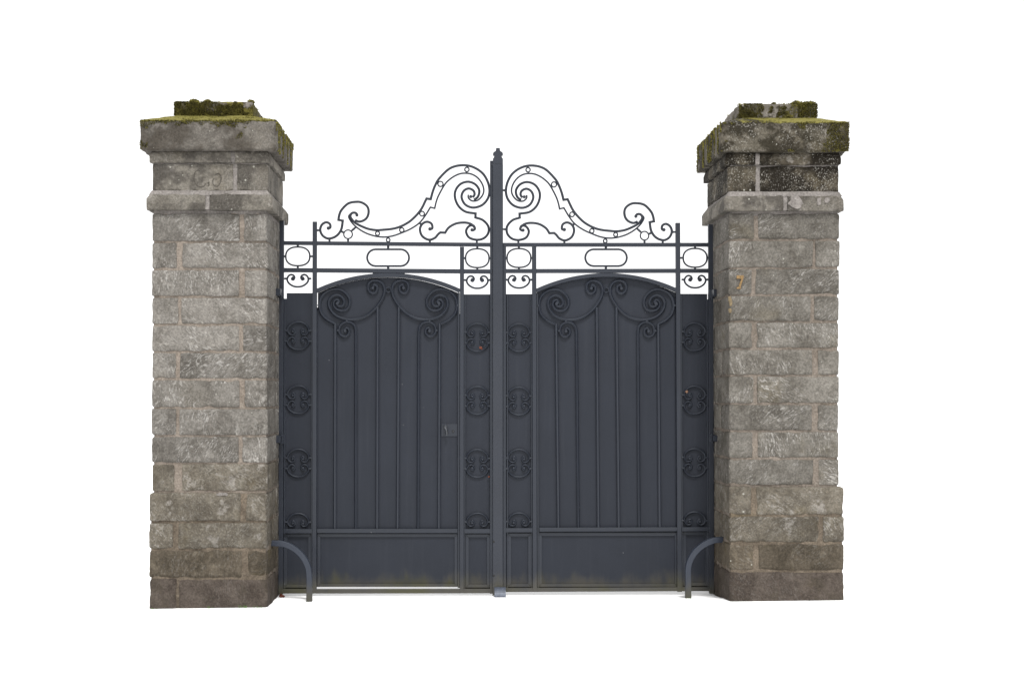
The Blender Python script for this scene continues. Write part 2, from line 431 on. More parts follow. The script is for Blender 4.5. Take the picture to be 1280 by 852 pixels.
bL = [266, 302, 336.4, 371, 405.6, 439.7, 473.7, 509.7, 544.5, 578.8, 614.5, 651.5, 686, 722, 759]
jL = [(299.5, 305), (221, 227.5), (298.5, 305.5), (223, 226), (299, 303.5), (220, 224), (299.5, 305.4), (220, 224), (298.4, 302.5), (218, 227),
      (301, 308), (217, 223), (303, 309.6), (221, 223.5)]
bR = [266, 300, 335, 369, 402, 436, 469.5, 504.4, 538.6, 573, 607, 644, 678, 713, 750]
jR = [(942.7, 947.4), (1016.6, 1019.4), (940.3, 944.3), (1013.6, 1017.8), (940.4, 945.5), (1015.7, 1022.5), (942.3, 946.8), (1015.2, 1022.2),
      (941.3, 947.2), (1017, 1023.3), (938.7, 945), (1023, 1028), (941.5, 947.4), None]
def mats_left(i): return STONE if i < 9 else STONE_LICHEN if i < 12 else STONE_DAMP if i < 13 else STONE_FOOT
def mats_right(i): return STONE_R if i < 10 else STONE_LICHEN if i < 12 else STONE_DAMP if i < 13 else STONE_FOOT
pilL, capL = pillar(190, 334, bL, jL,
    slab=(174.6, 345.5, 150, 187.4, .07), fillet=((186.3, 337.3, 188.2, 203.4, .022), 291), frieze=((190.5, 335, 205, 238.2, .0), 294),
    mould=((183, 340.8, 240.5, 262.5, .036), 259), block=(217.5, 316, 127, 144), mats=(mats_left, (FRIEZE_L, FRIEZE_L, CAP_L, BLOCK_L)),
    label='square stone gate pillar without a number, its mossy cap paler grey', inner=1, plinth_out=.016)
pilR, capR = pillar(911.5, 1049, bR, jR,
    slab=(901, 1062, 152.5, 189.4, .07), fillet=((906.5, 1052, 190.2, 206, .022), 947), frieze=((910, 1048.5, 207.5, 239.6, .0), 947.5),
    mould=((905, 1055, 242, 263.5, .036), 982), block=(923.5, 1022, 129.5, 146), mats=(mats_right, (FRIEZE_L, FRIEZE_R, CAP_R, BLOCK_R)),
    label='square stone gate pillar bearing the number 7, cap blackened and mossy', inner=-1, plinth_out=.03)

# worn carved marks on the paler frieze
m = MB()
fy = -.0012
for pts in ([(250, 212.5), (245.5, 213.5), (243.2, 217), (242.5, 223), (244.4, 230), (248.6, 233.4), (254, 233), (257.6, 229.4)],
            [(268.5, 218.5), (272.5, 216.8), (275.6, 219), (276, 225), (274, 231), (269.8, 233), (266.6, 230.4), (266, 225.5), (268, 222.5)]):
    m.sweep([P(a, b, fy) for a, b in spline(pts)], .0042, .006, .0012)
m.sweep([P(a, b, fy) for a, b in spline([(261.5, 228), (259.8, 229), (261.5, 231), (260, 232.6)])], .004, .008, .001)
m.build('carved_mark', FRIEZE_L, pilL)

def patch(cxp, cyp, rx, ry, y, parent, name, mat, seed, n=22, th=.006):
    rr = random.Random(seed); poly = []
    for i in range(n):
        a = 2*math.pi*i/n; q = .8 + .35*noise.noise(Vector((math.cos(a)*1.6, math.sin(a)*1.6, seed*3.1))) + rr.uniform(-.07, .07)
        p = P(cxp + rx*q*math.cos(a), cyp + ry*q*math.sin(a), y); poly.append((p.x, p.z))
    return MB().plate(poly, y, y + th).build(name, mat, parent)
for (a, b, c, d, s_) in ((995, 253, 12, 9, 2), (1034, 250, 4, 4.5, 8), (1024, 252, 3, 6, 11)):
    patch(a, b, c, d, -.0415, pilR, 'cement_patch', CEMENT, s_)
patch(278, 617.5, 9, 2.6, -.021, pilL, 'cement_patch', CEMENT, 31)

# corroded stub left in the arris of the numbered pillar
m = MB()
for pts, w0 in (([(911.6, 370.5), (912.4, 374), (913.4, 379), (913.2, 382.5)], .020), ([(911.8, 385.5), (912.6, 388), (912.9, 391)], .019)):
    q = [P(a, b, -.004) for a, b in spline(pts)]
    m.sweep(q, w0, .020, .006, taper=lambda t: .55 + .6*math.sin(math.pi*min(1, t*.8 + .15)))
m.build('corroded_stub', STUB, pilR)

# moss tufts
def moss(capd, parent, seed, spec):
    rr = random.Random(seed)
    lists = {0: MB(), 1: MB()}
    def tuft(p, nrm, size, dark):
        mb = lists[1 if dark else 0]
        for _ in range(5):
            d = (nrm + Vector((rr.uniform(-1, 1), rr.uniform(-1, 1), rr.uniform(-.6, 1)))*.75).normalized()
            s = d.cross(Vector((rr.uniform(-1, 1), rr.uniform(-1, 1), rr.uniform(-1, 1)))).normalized()
            L = size*rr.uniform(.6, 1.3); b = size*.42
            q = p - nrm*.003 + Vector((rr.uniform(-1, 1), rr.uniform(-1, 1), rr.uniform(-1, 1)))*size*.5
            mb.add([q - s*b, q + s*b, q + d*L + s*b*.3, q + d*L - s*b*.3], [(0, 1, 2, 3)])
    c = capd
    def dens(p, sc_, th): return noise.noise(p*sc_ + Vector((seed, 0, seed))) + .5*noise.noise(p*sc_*3) > th
    def top_z(x, y):
        e_ = min(x - c['xa'], c['xb'] - x, y - c['y0'], DEPTH - c['y0'] - y)
        return c['zs'] + .068*max(0, min(1, e_/.2)) - .003
    for _ in range(9000):                             # top of the slab
        x, y = rr.uniform(c['xa'], c['xb']), rr.uniform(c['y0'], DEPTH - c['y0'])
        if c['bx0'] < x < c['bx1'] and c['by'] < y < DEPTH - c['by']: continue
        p = Vector((x, y, top_z(x, y)))
        if dens(p, 5, spec['top']): tuft(p, Vector((0, -.35, 1)).normalized(), .0065, rr.random() < .25)
    for _ in range(5000):                             # front of the block
        x, z = rr.uniform(c['bx0'], c['bx1']), rr.uniform(c['bz0'] - .005, c['bz1'])
        p = Vector((x, c['by'] - .001, z)); t = (z - c['bz0'])/(c['bz1'] - c['bz0']); u = (x - c['bx0'])/(c['bx1'] - c['bx0'])
        if dens(p, 8, spec['block'](u, t)): tuft(p, Vector((0, -1, .2)), .0058, rr.random() < .72)
    for _ in range(1500):                             # top of the block
        x, y = rr.uniform(c['bx0'], c['bx1']), rr.uniform(c['by'], DEPTH - c['by'])
        p = Vector((x, y, c['bz1'])); u = (x - c['bx0'])/(c['bx1'] - c['bx0'])
        if dens(p, 7, spec['btop'](u)): tuft(p, Vector((0, 0, 1)), .007, rr.random() < .3)
    for (u, sz) in spec['bumps']:                     # cushions on the block's top edge
        for _ in range(220):
            a = rr.uniform(0, math.pi); q = rr.random()**.5
            p = Vector((c['bx0'] + u*(c['bx1'] - c['bx0']) + sz*1.5*q*math.cos(a), c['by'] + .02 + rr.uniform(-.02, .03), c['bz1'] + sz*q*math.sin(a)*.8))
            tuft(p, Vector((math.cos(a), -.3, math.sin(a))), .007, rr.random() < .35)
    for _ in range(7000):                             # front of the slab
        x, z = rr.uniform(c['xa'], c['xb']), rr.uniform(c['zb'], c['zs'])
        p = Vector((x, c['y0'] - .001, z)); t = (z - c['zb'])/(c['zs'] - c['zb']); u = (x - c['xa'])/(c['xb'] - c['xa'])
        if dens(p, 8, spec['front'](u, t)): tuft(p, Vector((0, -1, .2)), .0055, rr.random() < .7)
    sx = c['xb'] if spec['inner'] > 0 else c['xa']
    for _ in range(3000):                             # the slab's side towards the gate, in vertical streaks
        y, z = rr.uniform(c['y0'], DEPTH - c['y0']), rr.uniform(c['zb'], c['zs'])
        p = Vector((sx, y, z)); t = (z - c['zb'])/(c['zs'] - c['zb'])
        if noise.noise(Vector((seed, y*16, z*2.5))) > .30 - .35*t: tuft(p + Vector((.001*spec['inner'], 0, 0)), Vector((spec['inner'], 0, .3)), .007, rr.random() < .5)
    for i, mt in ((0, MOSS), (1, MOSS_D)):
        o = lists[i].build('moss', mt, parent, smooth=0); o['kind'] = 'stuff'
moss(capL, pilL, 3, dict(inner=1, top=-.35, block=lambda u, t: -.18 + .9*max(0, u - .3)*t*1.6 + (.15 if u > .8 else 0), btop=lambda u: -.25 if u < .6 else .35,
     bumps=[(.25, .022), (.42, .016), (.97, .014)], front=lambda u, t: .80 - max(0, t - .68)*3.4 - (.55 if u < .06 else 0)))
moss(capR, pilR, 8, dict(inner=-1, top=-.05, block=lambda u, t: -.1 + .3*t - (.3 if u > .75 else 0), btop=lambda u: .1 if u < .75 else -.4,
     bumps=[(.74, .026), (.86, .018), (.93, .02), (.45, .008)], front=lambda u, t: .62 - max(0, t - .6)*1.3 - (1.1 if u > .82 else .25 if u > .45 else 0)))

# ------------------------------------------------------------------ gate leaves
def g(px, py, y=GY): return P(px, py, GY) + Vector((0, y - GY, 0))      # laid out on the gate plane, moved in depth
PXG = k(GY)
YS, YR, YB, YSH = .562, .563, .5720, .584             # centre depths: stiles, rails, applied bars, front of sheets
def bar(name, parent, p0, p1, wpx, dp, y, mat=None, c=.002):
    return MB().sweep([g(*p0, y), g(*p1, y)], wpx*PXG, dp, c).build(name, mat or PAINT, parent)
ident = lambda x, y: (x, y)
def curve(name, parent, paths, wpx, dp, y, tf=ident, ends=(), knobs=(), kr=1.5, mat=None, closed=False, er=1.6):
    m = MB()
    for p in paths: m.sweep([g(*tf(*q), y) for q in p], wpx*PXG, dp, (.30 if y == YR else .42)*min(wpx*PXG, dp), closed=closed)
    for e in ends: m.disc(g(*tf(*e), y - .001), er*PXG, dp*1.05)
    for e in knobs:
        if len(e) == 2: m.disc(g(*tf(*e), y), kr*PXG, dp*1.1, 8)
        else:                                         # short tie with a swelling in the middle
            a_, b_ = g(*tf(e[0], e[1]), y), g(*tf(e[2], e[3]), y)
            m.sweep([a_ + (b_ - a_)*t for t in (0, .25, .5, .75, 1)], kr*1.5*PXG, dp*.9, taper=lambda t: .75 + .45*math.sin(math.pi*t))
    return m.build(name, mat or PAINT, parent, smooth=40)
def ellipse(cx, cy, rx, ry, pw=2.0, n=40):
    out = []
    for i in range(n):
        a = 2*math.pi*i/n; c_, s_ = math.cos(a), math.sin(a)
        out.append((cx + rx*math.copysign(abs(c_)**(2/pw), c_), cy + ry*math.copysign(abs(s_)**(2/pw), s_)))
    return out
def stadium(cx, cy, hx, hy, n=10):
    out = []
    for s in (1, -1):
        for i in range(n+1):
            a = -math.pi/2 + math.pi*i/n
            out.append((cx + s*(hx - hy + hy*math.cos(a)), cy + s*hy*math.sin(a)))
    return out

HALF = [(-6.6, -5.6), (-7.6, -7.4), (-5.6, -8.4), (-4.0, -5.6), (-5.2, -2.7), (-8.3, -1.6), (-11.4, -3.2), (-13.2, -7), (-12.4, -11), (-9.2, -14.6), (-4.7, -17), (0, -17.6)]
CS = spline(HALF + [(-a, b) for a, b in HALF[-2::-1]], 5)
def c_scroll(parent, cx, cy, up, y=YSH - .0110, sx=1.0):
    f = 1 if up else -.95
    tf = lambda a, b: (cx + a*sx, cy + b*f)
    return curve('curled_scroll', parent, [CS], 2.35, .014, y, tf, ends=[(-6.4, -5.6), (6.4, -5.6)], knobs=[(-13.2, -6.8, -17, -6.8), (13.2, -6.8, 17, -6.8)], kr=1.5, er=1.5)

def sheet(name, parent, poly, mat=PAINT_SHEET, y0=YSH, th=.004):
    q = [g(a, b) for a, b in poly]
    return MB().plate([(p.x, p.z) for p in q], y0, y0 + th).build(name, mat, parent, smooth=0)

def border(parent, x0, x1, y0, y1, wpx=3.0, dp=.012, y=YSH - .006):
    """raised frame of four mitred strips round a lower panel"""
    h = wpx
    for poly in ([(x0, y0), (x1, y0), (x1-h, y0+h), (x0+h, y0+h)], [(x0, y1), (x1, y1), (x1-h, y1-h), (x0+h, y1-h)],
                 [(x0, y0+.3), (x0+h, y0+h+.3), (x0+h, y1-h-.3), (x0, y1-.3)], [(x1, y0+.3), (x1-h, y0+h+.3), (x1-h, y1-h-.3), (x1, y1-.3)]):
        q = [g(a, b) for a, b in poly]
        MB().plate([(p.x, p.z) for p in q], y - dp/2, y + dp/2 - .001).build('border_strip', PAINT, parent, smooth=0)

O_ = spline([(419, 405), (408.5, 399.3), (401.3, 391.5), (399, 381), (401.5, 371), (409, 363.7), (419, 361.3), (429, 364.5), (436, 372.5), (436.6, 380.5), (432.8, 386.5),
             (426, 388.4), (419.8, 386), (416.6, 380.5), (418.4, 375.6), (422.3, 375.0), (424, 378)])
S_ = spline([(465.8, 359.8), (467.2, 356), (471, 358.5), (470, 364.3), (465, 366.6), (460.3, 362.5), (460.5, 355), (465.5, 350.6), (472.5, 351), (478.3, 355.5), (480.3, 362.5),
             (478.5, 371), (473, 380.5), (466, 388.5), (457, 395), (446, 398.8), (434, 399.3), (422.5, 396), (414.5, 389.5), (410.5, 380.5), (412.5, 372.7), (419, 369),
             (425.8, 370.6), (429.8, 376.5), (428, 382), (422.8, 382.6), (420.8, 379.4)])
D_ = [(444.7, 659.5), (444.7, 520)] + spline([(444.7, 418), (443.6, 408.7), (438.5, 403.3), (431.5, 402.6), (425.5, 406.5), (423.5, 413), (426, 418.8), (431.5, 420.4), (435.8, 417),
                                 (436, 412), (432.8, 409.8), (430.4, 411.8)])

def wide_bay(leaf, part, cxp, sc_x, dy, bars_top, bars_bot, yb):
    """bars and scrolls of the arched bay; sub-parts of the arched sheet"""
    for side in (1, -1):
        tf = lambda a, b, s=side: (cxp + s*(a - 485)*sc_x, b + dy)
        curve('spiral_scroll', part, [O_], 3.6, .023, YB, tf, ends=[(422, 378.5)], knobs=[(399 - 1.2, 381.5)], er=2.2, kr=1.3)
        curve('swooping_scroll', part, [S_], 3.8, .023, YB - .001, tf, ends=[(465.8, 360), (421.3, 379.5)], knobs=[(433.3, 401)], er=2.0, kr=1.5)
        i = 1 if side > 0 else 4
        bx = bars_top[i]; lean = bars_bot[i] - bx
        def tf2(a, b, s=side, bx=bx, lean=lean):
            t = max(0, (b - 405)/255)
            return (bx + lean*t + s*(a - 444.7)*sc_x, b + dy if b < 600 else yb + .3)
        curve('curled_bar', part, [D_], 3.5, .022, YB, tf2, ends=[(431.3, 413.5)], knobs=[(422.3, 413)], er=2.0, kr=1.4)
    for i, yt in ((0, 404), (2, 383.5), (3, 383.5), (5, 404)):
        bar('vertical_bar', part, (bars_top[i], yt + dy), (bars_bot[i], yb), 3.7, .022, YB + .0005, c=.006)
    curve('ring', part, [ellipse(cxp, 362 + dy, 3.0, 3.0, n=20)], 1.9, .014, YB, closed=True, knobs=[(cxp - 4.2, 362 + dy), (cxp + 4.2, 362 + dy)], kr=1.1)

def arch_pts(xl, xr, yl, yt, n=28):
    h = (xr - xl)/2; c = (xl + xr)/2; s = yl - yt; rad = (h*h + s*s)/(2*s)
    out = []
    for i in range(n+1):
        x = xl + (xr - xl)*i/n; out.append((x, yt + rad - math.sqrt(rad*rad - (x - c)**2)))
    return out

def crest(leaf, tf):
    Wk, Wn = 3.0, 2.1
    up = path([(447, 268.8), (444.5, 266.3), (440.2, 266.5), (438, 270.5), (440.5, 275), (445, 279.3), (454.4, 284), (462, 286.6), (471, 287.8), (480, 287.3), (489, 286.4), (497.6, 284.4), (507, 280.2), (515.5, 274.2), (525.8, 262.8), (533.2, 248.4)],
              [(533.2, 248.4), (538.4, 249.2)],
              [(538.4, 249.2), (540.9, 239.9), (544.2, 231.5), (548.5, 224), (559.2, 213), (568, 208.4), (578.6, 206.8), (588, 208), (597, 212), (604.2, 218), (609, 226), (611.4, 234), (611.6, 242), (608.8, 250), (601.8, 257), (591, 259.7),
               (581.5, 255.8), (577, 247), (579.3, 239.3), (585.5, 235.9), (591.5, 238.3), (593.2, 243), (591, 247)])
    curve('crest_band', leaf, [up], Wk, .016, YR, tf, ends=[(446.2, 269), (588.5, 246)], er=2.0, knobs=[(611.4, 238, 616, 238)], kr=1.6)
    lo = path([(439, 266.8), (436, 270.8), (438.6, 276.5), (442.7, 281.4), (448.2, 286), (454.6, 290), (461.4, 293), (471, 295.6), (481, 296.4), (491, 295), (501, 291.6), (513, 286.4), (524, 279), (531.5, 269.8), (538, 259.2)],
              [(538, 259.2), (543.4, 260.6)],
              [(543.4, 260.6), (545.2, 252.8), (548.3, 244.5), (555.7, 231.2), (561.5, 225), (568.5, 220.2), (575.5, 217.4), (582.5, 216.8), (589.5, 218), (596, 221.6), (601, 227.2), (604, 233.5), (604.6, 240), (602, 246), (596.5, 250.8), (589.8, 251.2), (585.6, 247.6), (585.4, 243.6)])
    curve('crest_band', leaf, [lo], Wn, .012, YR, tf)
    hook = path([(410.2, 285.6), (413, 284.4), (412.4, 280), (407.8, 278), (402.6, 281), (400.4, 287.2), (402.6, 293.5), (407, 297.2), (411.6, 298.3), (418, 296.6), (423.2, 292.6), (427, 286), (428.6, 276)],
                [(428.6, 276), (423.2, 275)],
                [(423.2, 275), (424.2, 269), (426.8, 263), (433.3, 256), (438.5, 253.4), (444.2, 252.6), (450, 252.7), (455.5, 255), (459.6, 259), (460.9, 264.5), (459.6, 270.6), (455.8, 275), (449.5, 277.2), (444, 275.4)])
    curve('crest_scroll', leaf, [hook], Wk, .016, YR, tf, ends=[(410.6, 285.4)], er=2.2, knobs=[(412, 298, 412, 303), (401, 288, 395.6, 288)], kr=1.5)
    inner = path([(590.5, 288.4), (593.6, 286.2), (591.6, 282), (586, 283), (582.6, 289.2), (586.2, 296.8), (595.6, 299.8), (604.4, 298), (610.2, 291.6), (610.2, 282.8), (603.4, 275.2), (594.2, 272)],
                 [(594.2, 272), (594.5, 267)],
                 [(594.5, 267), (582, 264.8), (573.4, 258), (568.9, 248), (569.4, 238.4), (575.4, 230.4), (585, 227.4), (594, 230.6), (599, 238), (597.4, 246), (592.4, 250)])
    curve('crest_scroll', leaf, [inner], Wk, .016, YR + .001, tf, ends=[(590, 287.6)], er=2.1, knobs=[(610.2, 286.6, 616, 286.6), (596, 299.5, 596, 304.6)], kr=1.5)
    low = path([(537, 286.8), (540.4, 285.4), (539.4, 279.8), (533.6, 277.4), (527.4, 280.6), (525, 287.4), (528, 295.4), (536, 299.8), (543.4, 297.6), (547.6, 293), (550.4, 290.7)],
               [(550.4, 290.7), (556.4, 291)],
               [(556.4, 291), (561, 284.6), (570, 279.6), (581, 278.4), (589, 280.4), (594, 285.4)])
    curve('crest_scroll', leaf, [low], Wk, .016, YR, tf, ends=[(537.4, 286.4)], er=2.2, knobs=[(537.4, 299.5, 537.4, 304), (527.6, 281, 523.6, 278.6)], kr=1.5)
    for (cx, cy, r) in ((472, 291.9, 2.5), (485.3, 300, 2.3), (502.3, 287.6, 2.7), (527.6, 267.3, 2.9), (550.6, 230.2, 3.2), (583.6, 212.2, 2.7), (435.2, 293, 5.4)):
        kn = [(cx, cy + r - .5, cx, cy + r + 4), (cx - r + .6, cy - 2, cx - r - 4, cy - 4), (cx + 3.6, cy - 3.6, cx + 10.2, cy - 9.4)] if r > 5 else [(cx, cy + r, cx, cy + r + 2.2)] if cy > 299 else []
        curve('crest_ring', leaf, [ellipse(cx, cy, r, r, n=22)], 1.7, .012, YR, tf, closed=True, knobs=kn, kr=1.6)

def medallions(leaf, cx, ys, half_y, top_c, oval_cy, orx):
    curve('oval_ring', leaf, [ellipse(cx, oval_cy, orx, 11.7, 2.35, 48)], 2.05, .013, YR, closed=True,
          knobs=[(cx - orx, oval_cy, cx - orx - 4, oval_cy), (cx + orx, oval_cy, cx + orx + 4, oval_cy), (cx, oval_cy - 11.5, cx, oval_cy - 15.5), (cx, oval_cy + 11.5, cx, oval_cy + 15.5)], kr=1.5)
    c_scroll(leaf, cx, top_c, False, YR)
    for y in ys:
        c_scroll(leaf, cx, y, True); c_scroll(leaf, cx, y, False)
    c_scroll(leaf, cx, half_y, True)

def hinge(leaf, x0, x1, y0, y1):
    h = MB(); a, b = g(x0, y1), g(x1, y0)
    xm = a.x + (b.x - a.x)*.38 if x0 < 600 else a.x + (b.x - a.x)*.62
    if x0 < 600: blk, pin = (g(348.6, 0).x, b.x), (X(334, 0) - .01, g(353.6, 0).x)
    else: blk, pin = (a.x, g(892.0, 0).x), (g(888.0, 0).x, X(911.5, 0) + .01)
    o = MB().box(blk[0], blk[1], .528, .575, a.z, b.z, .004).build('hinge', PAINT, leaf)
    MB().box(pin[0], pin[1], .440, .536, a.z + .010, b.z - .006, .003).build('wall_pin', PAINT, o)
    MB().sweep([Vector(((pin[0]+pin[1])/2 + (.012 if x0 < 600 else -.012), .523, a.z - .006)), Vector(((pin[0]+pin[1])/2 + (.012 if x0 < 600 else -.012), .523, b.z + .004))], .016, .016, .005).build('pivot', PAINT, o)

def leaf_common(leaf):
    pass

# ---- leaf with the pedestrian door
LA = empty('gate_leaf', g(482, 741), 'dark grey iron gate leaf with latched pedestrian door and tall finial post', 'gate', 'pair of gate leaves')
bar('stile', LA, (352.6, 276), (351.2, 741.5), 5.6, .036, YS)
bar('stile', LA, (393.8, 277.5), (393.2, 740), 5.4, .034, YS)
bar('stile', LA, (577.5, 309), (577.2, 740), 5.2, .034, YS)
bar('stile', LA, (614.3, 182 + 19.5), (614.2, 741), 3.6, .034, YS + .006)
bar('frame_batten', LA, (390.2, 367), (389.6, 735), 2.2, .014, YSH - .0075)
bar('frame_batten', LA, (356.2, 374), (355.2, 735), 2.0, .014, YSH - .0075)
bar('frame_batten', LA, (581.2, 368), (580.8, 735), 2.2, .014, YSH - .0075)
bar('frame_batten', LA, (573.4, 366), (573.4, 734), 2.6, .020, YS + .008)
bar('rail', LA, (355, 304), (615, 306.2), 4.8, .032, YR)
bar('rail', LA, (355, 337.8), (615, 339.6), 5.4, .032, YR)
bar('rail', LA, (354.8, 663.2), (390.4, 663.2), 5.4, .028, YR)
bar('rail', LA, (580.2, 663.2), (613, 663.2), 5.4, .028, YR)
bar('sill_rail', LA, (354, 738.2), (613, 737.8), 5.2, .030, YR)
MB().sweep([g(a, b + 2.3, YR + .001) for a, b in arch_pts(396, 575, 361.5, 341.6)], 5.0*PXG, .030, .002).build('arch_bar', PAINT, LA)
bar('packing_strip', LA, (466, 341.7), (506, 342.0), 2.2, .02, YR + .004)
sheet('side_sheet', LA, [(352.5, 738), (392, 738), (392, 366), (358, 366), (358, 373), (352.5, 373)])
sheet('side_sheet', LA, [(576, 738), (616.5, 738), (616.5, 367.6), (576, 367.6)])
border(LA, 355.6, 389.0, 667.2, 733.8, 3.6)
border(LA, 582.2, 612.4, 667.4, 733.8, 3.6)
medallions(LA, 372.4, (420, 499.8, 579), 659.3, 341.8, 320.5, 15.0)
medallions(LA, 596.6, (422, 500.8, 579.4), 659.0, 343.6, 322.8, 14.6)
curve('long_ring', LA, [stadium(485.2, 322.2, 26.2, 10.4)], 2.5, .014, YR, closed=True, knobs=[(485.3, 312, 485.3, 306), (485.3, 332.4, 485.3, 337)], kr=1.8)
crest(LA, ident)
hinge(LA, 344.4, 355.2, 361, 372.6); hinge(LA, 344.4, 355.2, 543, 554.4)
po = MB()
po.sweep([g(622.1, 206.6, .552), g(622.1, 742, .552)], 12.9*PXG, .055, .003)
po = po.build('post', PAINT_POST, LA)
MB().sweep([g(615.0, 202, .560), g(615.0, 208, .560)], 1.8*PXG, .04, .002).build('post_lip', PAINT_POST, po)
fp = [(-6.2, 206), (-6.2, 199.2), (-5, 198.2), (-5.2, 197.3), (-4, 196.6), (-6.2, 194.8), (-6.1, 192.4), (-5, 191), (-3.4, 190.2), (-2.6, 189), (-2.3, 186)]
poly = [(622.3 + a, b) for a, b in fp] + [(622.3 - a, b) for a, b in fp[::-1]]
q = [g(a, b) for a, b in poly]
MB().plate([(p.x, p.z) for p in q], .536, .566).build('finial', PAINT_POST, po)
for yy in (675.7, 718):
    MB().disc(g(616.9, yy, .5245), 1.3*PXG, .006, 10).build('bolt', DARK, po)

dp = arch_pts(397.1, 572.8, 366.0, 346.4)
door = sheet('pedestrian_door', LA, [(394, 733.2), (394, 384), (397.1, 384)] + dp + [(572.8, 392), (575.5, 392), (575.5, 733.2)])
door['label'] = 'arched pedestrian door with bars, scrolls and latch'
wide_bay(LA, door, 485.2, 1.0, 0, [419, 444.7, 472, 498.5, 523.5, 549.5], [418.5, 444.7, 471.3, 496.9, 522.5, 548.5], 660)
bar('door_rail', door, (396.8, 663), (571.8, 663), 5.2, .026, YR + .003)
border(door, 396.8, 571.8, 667, 733, 3.6)
a, b = g(551.5, 545.2), g(572.0, 529.6)
MB().box(a.x, b.x, YSH - .0055, YSH - .0015, a.z, b.z, .001).build('lock_plate', PAINT, door)
hm = MB()
hm.disc(g(556.6, 533.6, .556), 2.3*PXG, .034, 14)
hm.sweep([g(*q, .542) for q in spline([(556.0, 532.4), (557.6, 536), (558.6, 540), (558.3, 543.6)])], .016, .012, .004)
hm.build('lever_handle', STEEL, door)
MB().disc(g(566.4, 539, YSH - .0075), 1.7*PXG, .006, 12).build('keyhole_surround', DARK, door)
MB().disc(g(566.4, 539, YSH - .0112), .75*PXG, .004, 8).build('lock_cylinder', STEEL, door)

# ---- leaf without a door
LB = empty('gate_leaf', g(760, 739), 'plain dark grey iron gate leaf without latch, hung on the numbered pillar', 'gate', 'pair of gate leaves')
bar('stile', LB, (887.6, 281), (889.2, 741), 5.8, .036, YS)
bar('stile', LB, (846.8, 279), (849.0, 738.5), 5.6, .034, YS)
bar('stile', LB, (667.5, 309), (668.4, 738.5), 5.4, .034, YS)
bar('stile', LB, (630.6, 304), (630.6, 738.5), 3.9, .034, YS + .003)
bar('frame_batten', LB, (663.9, 368), (664.9, 735), 2.0, .014, YSH - .0075)
bar('frame_batten', LB, (671.6, 366), (672.6, 735), 2.4, .016, YS + .010)
bar('frame_batten', LB, (634.2, 368), (634.2, 735), 2.0, .014, YSH - .0075)
bar('frame_batten', LB, (851.2, 368), (853.2, 735), 2.2, .014, YSH - .0075)
bar('frame_batten', LB, (884.0, 374), (885.6, 735), 2.0, .014, YSH - .0075)
bar('rail', LB, (629.2, 306.2), (886, 306.2), 4.8, .032, YR)
bar('rail', LB, (629.2, 339.0), (886, 338.6), 5.2, .032, YR)
bar('rail', LB, (632.4, 662), (665.4, 662), 5.2, .028, YR)
bar('rail', LB, (852, 661), (886.6, 660.6), 5.2, .028, YR)
bar('sill_rail', LB, (632.4, 736.6), (886, 735.4), 4.6, .030, YR)
MB().sweep([g(a, b + 2.3, YR + .001) for a, b in arch_pts(670, 846.5, 361.3, 341.6)], 4.8*PXG, .030, .002).build('arch_bar', PAINT, LB)
sheet('side_sheet', LB, [(628, 737), (667, 737), (667, 367.3), (628, 367.3)])
sheet('side_sheet', LB, [(848, 736), (889.5, 736), (888.4, 374), (884.5, 374), (884.5, 367), (848, 367)])
border(LB, 635.2, 664.0, 666.4, 733, 3.6)
border(LB, 854, 885.4, 664.6, 731.6, 3.6)
medallions(LB, 648.6, (422.3, 501.6, 579.2), 658.6, 343.2, 322.6, 14.8)
medallions(LB, 868.6, (421.4, 500.4, 578.4), 657.4, 343.0, 322.4, 14.8)
curve('long_ring', LB, [stadium(757.4, 322.2, 26.0, 10.4)], 2.5, .014, YR, closed=True, knobs=[(757.2, 312, 757.2, 306), (757.2, 332.4, 757.2, 337)], kr=1.8)
crest(LB, lambda a, b: (622.2 + (622.2 - a)*.98, b + .0095*max(0, 622.2 - a)))
hinge(LB, 886, 897.4, 362, 373.6); hinge(LB, 886.4, 898.4, 542, 552.4)
dp = arch_pts(670.6, 845.2, 365.7, 345.9)
pan = sheet('arched_sheet', LB, [(668, 735), (668, 376)] + [(670.6, 376)] + dp + [(845, 384), (849, 384), (849.5, 735)])
wide_bay(LB, pan, 758, .98, .4, [695.2, 720.6, 746, 770.6, 797.4, 822.8], [698, 723, 748, 773.5, 799, 824.7], 659)
bar('panel_rail', pan, (674, 661.4), (847, 660.8), 5.0, .026, YR + .003)
border(pan, 673.6, 847.4, 665.6, 733, 3.6)

# ------------------------------------------------------------------ wheel guards, gate stop, number, leaves, grass
def guard(pts, y, wpx, name_label, root_x):
    q = [P(a, b, y) for a, b in pts]
    lx = q[-1].x
    q[-1].z = ground_z(lx, y) - .02
    o = MB().sweep(q, wpx*k(y), .045, .003).build('wheel_guard', PAINT_GUARD, None, origin=(lx, y, ground_z(lx, y)))
    return tag(o, name_label, 'wheel guard', 'curved iron wheel guards')
guard(spline([(334, 678.2), (343, 678.4), (352, 679), (361, 681.6), (369.5, 686.4), (376.4, 692.6), (381.6, 700), (385, 708), (386.4, 716), (386.8, 726)]) + [(386.6, 750)],
      .27, 7.0, 'curved iron guard bar springing from the pillar without a number', 0)
guard(spline([(912, 673.6), (902, 673.9), (893, 674.8), (884, 678), (876, 682.8), (869, 689.2), (863.8, 697), (860.8, 705), (859.8, 713), (860, 722)]) + [(860.2, 743)],
      .27, 7.0, 'curved iron guard bar springing from the pillar numbered 7', 0)

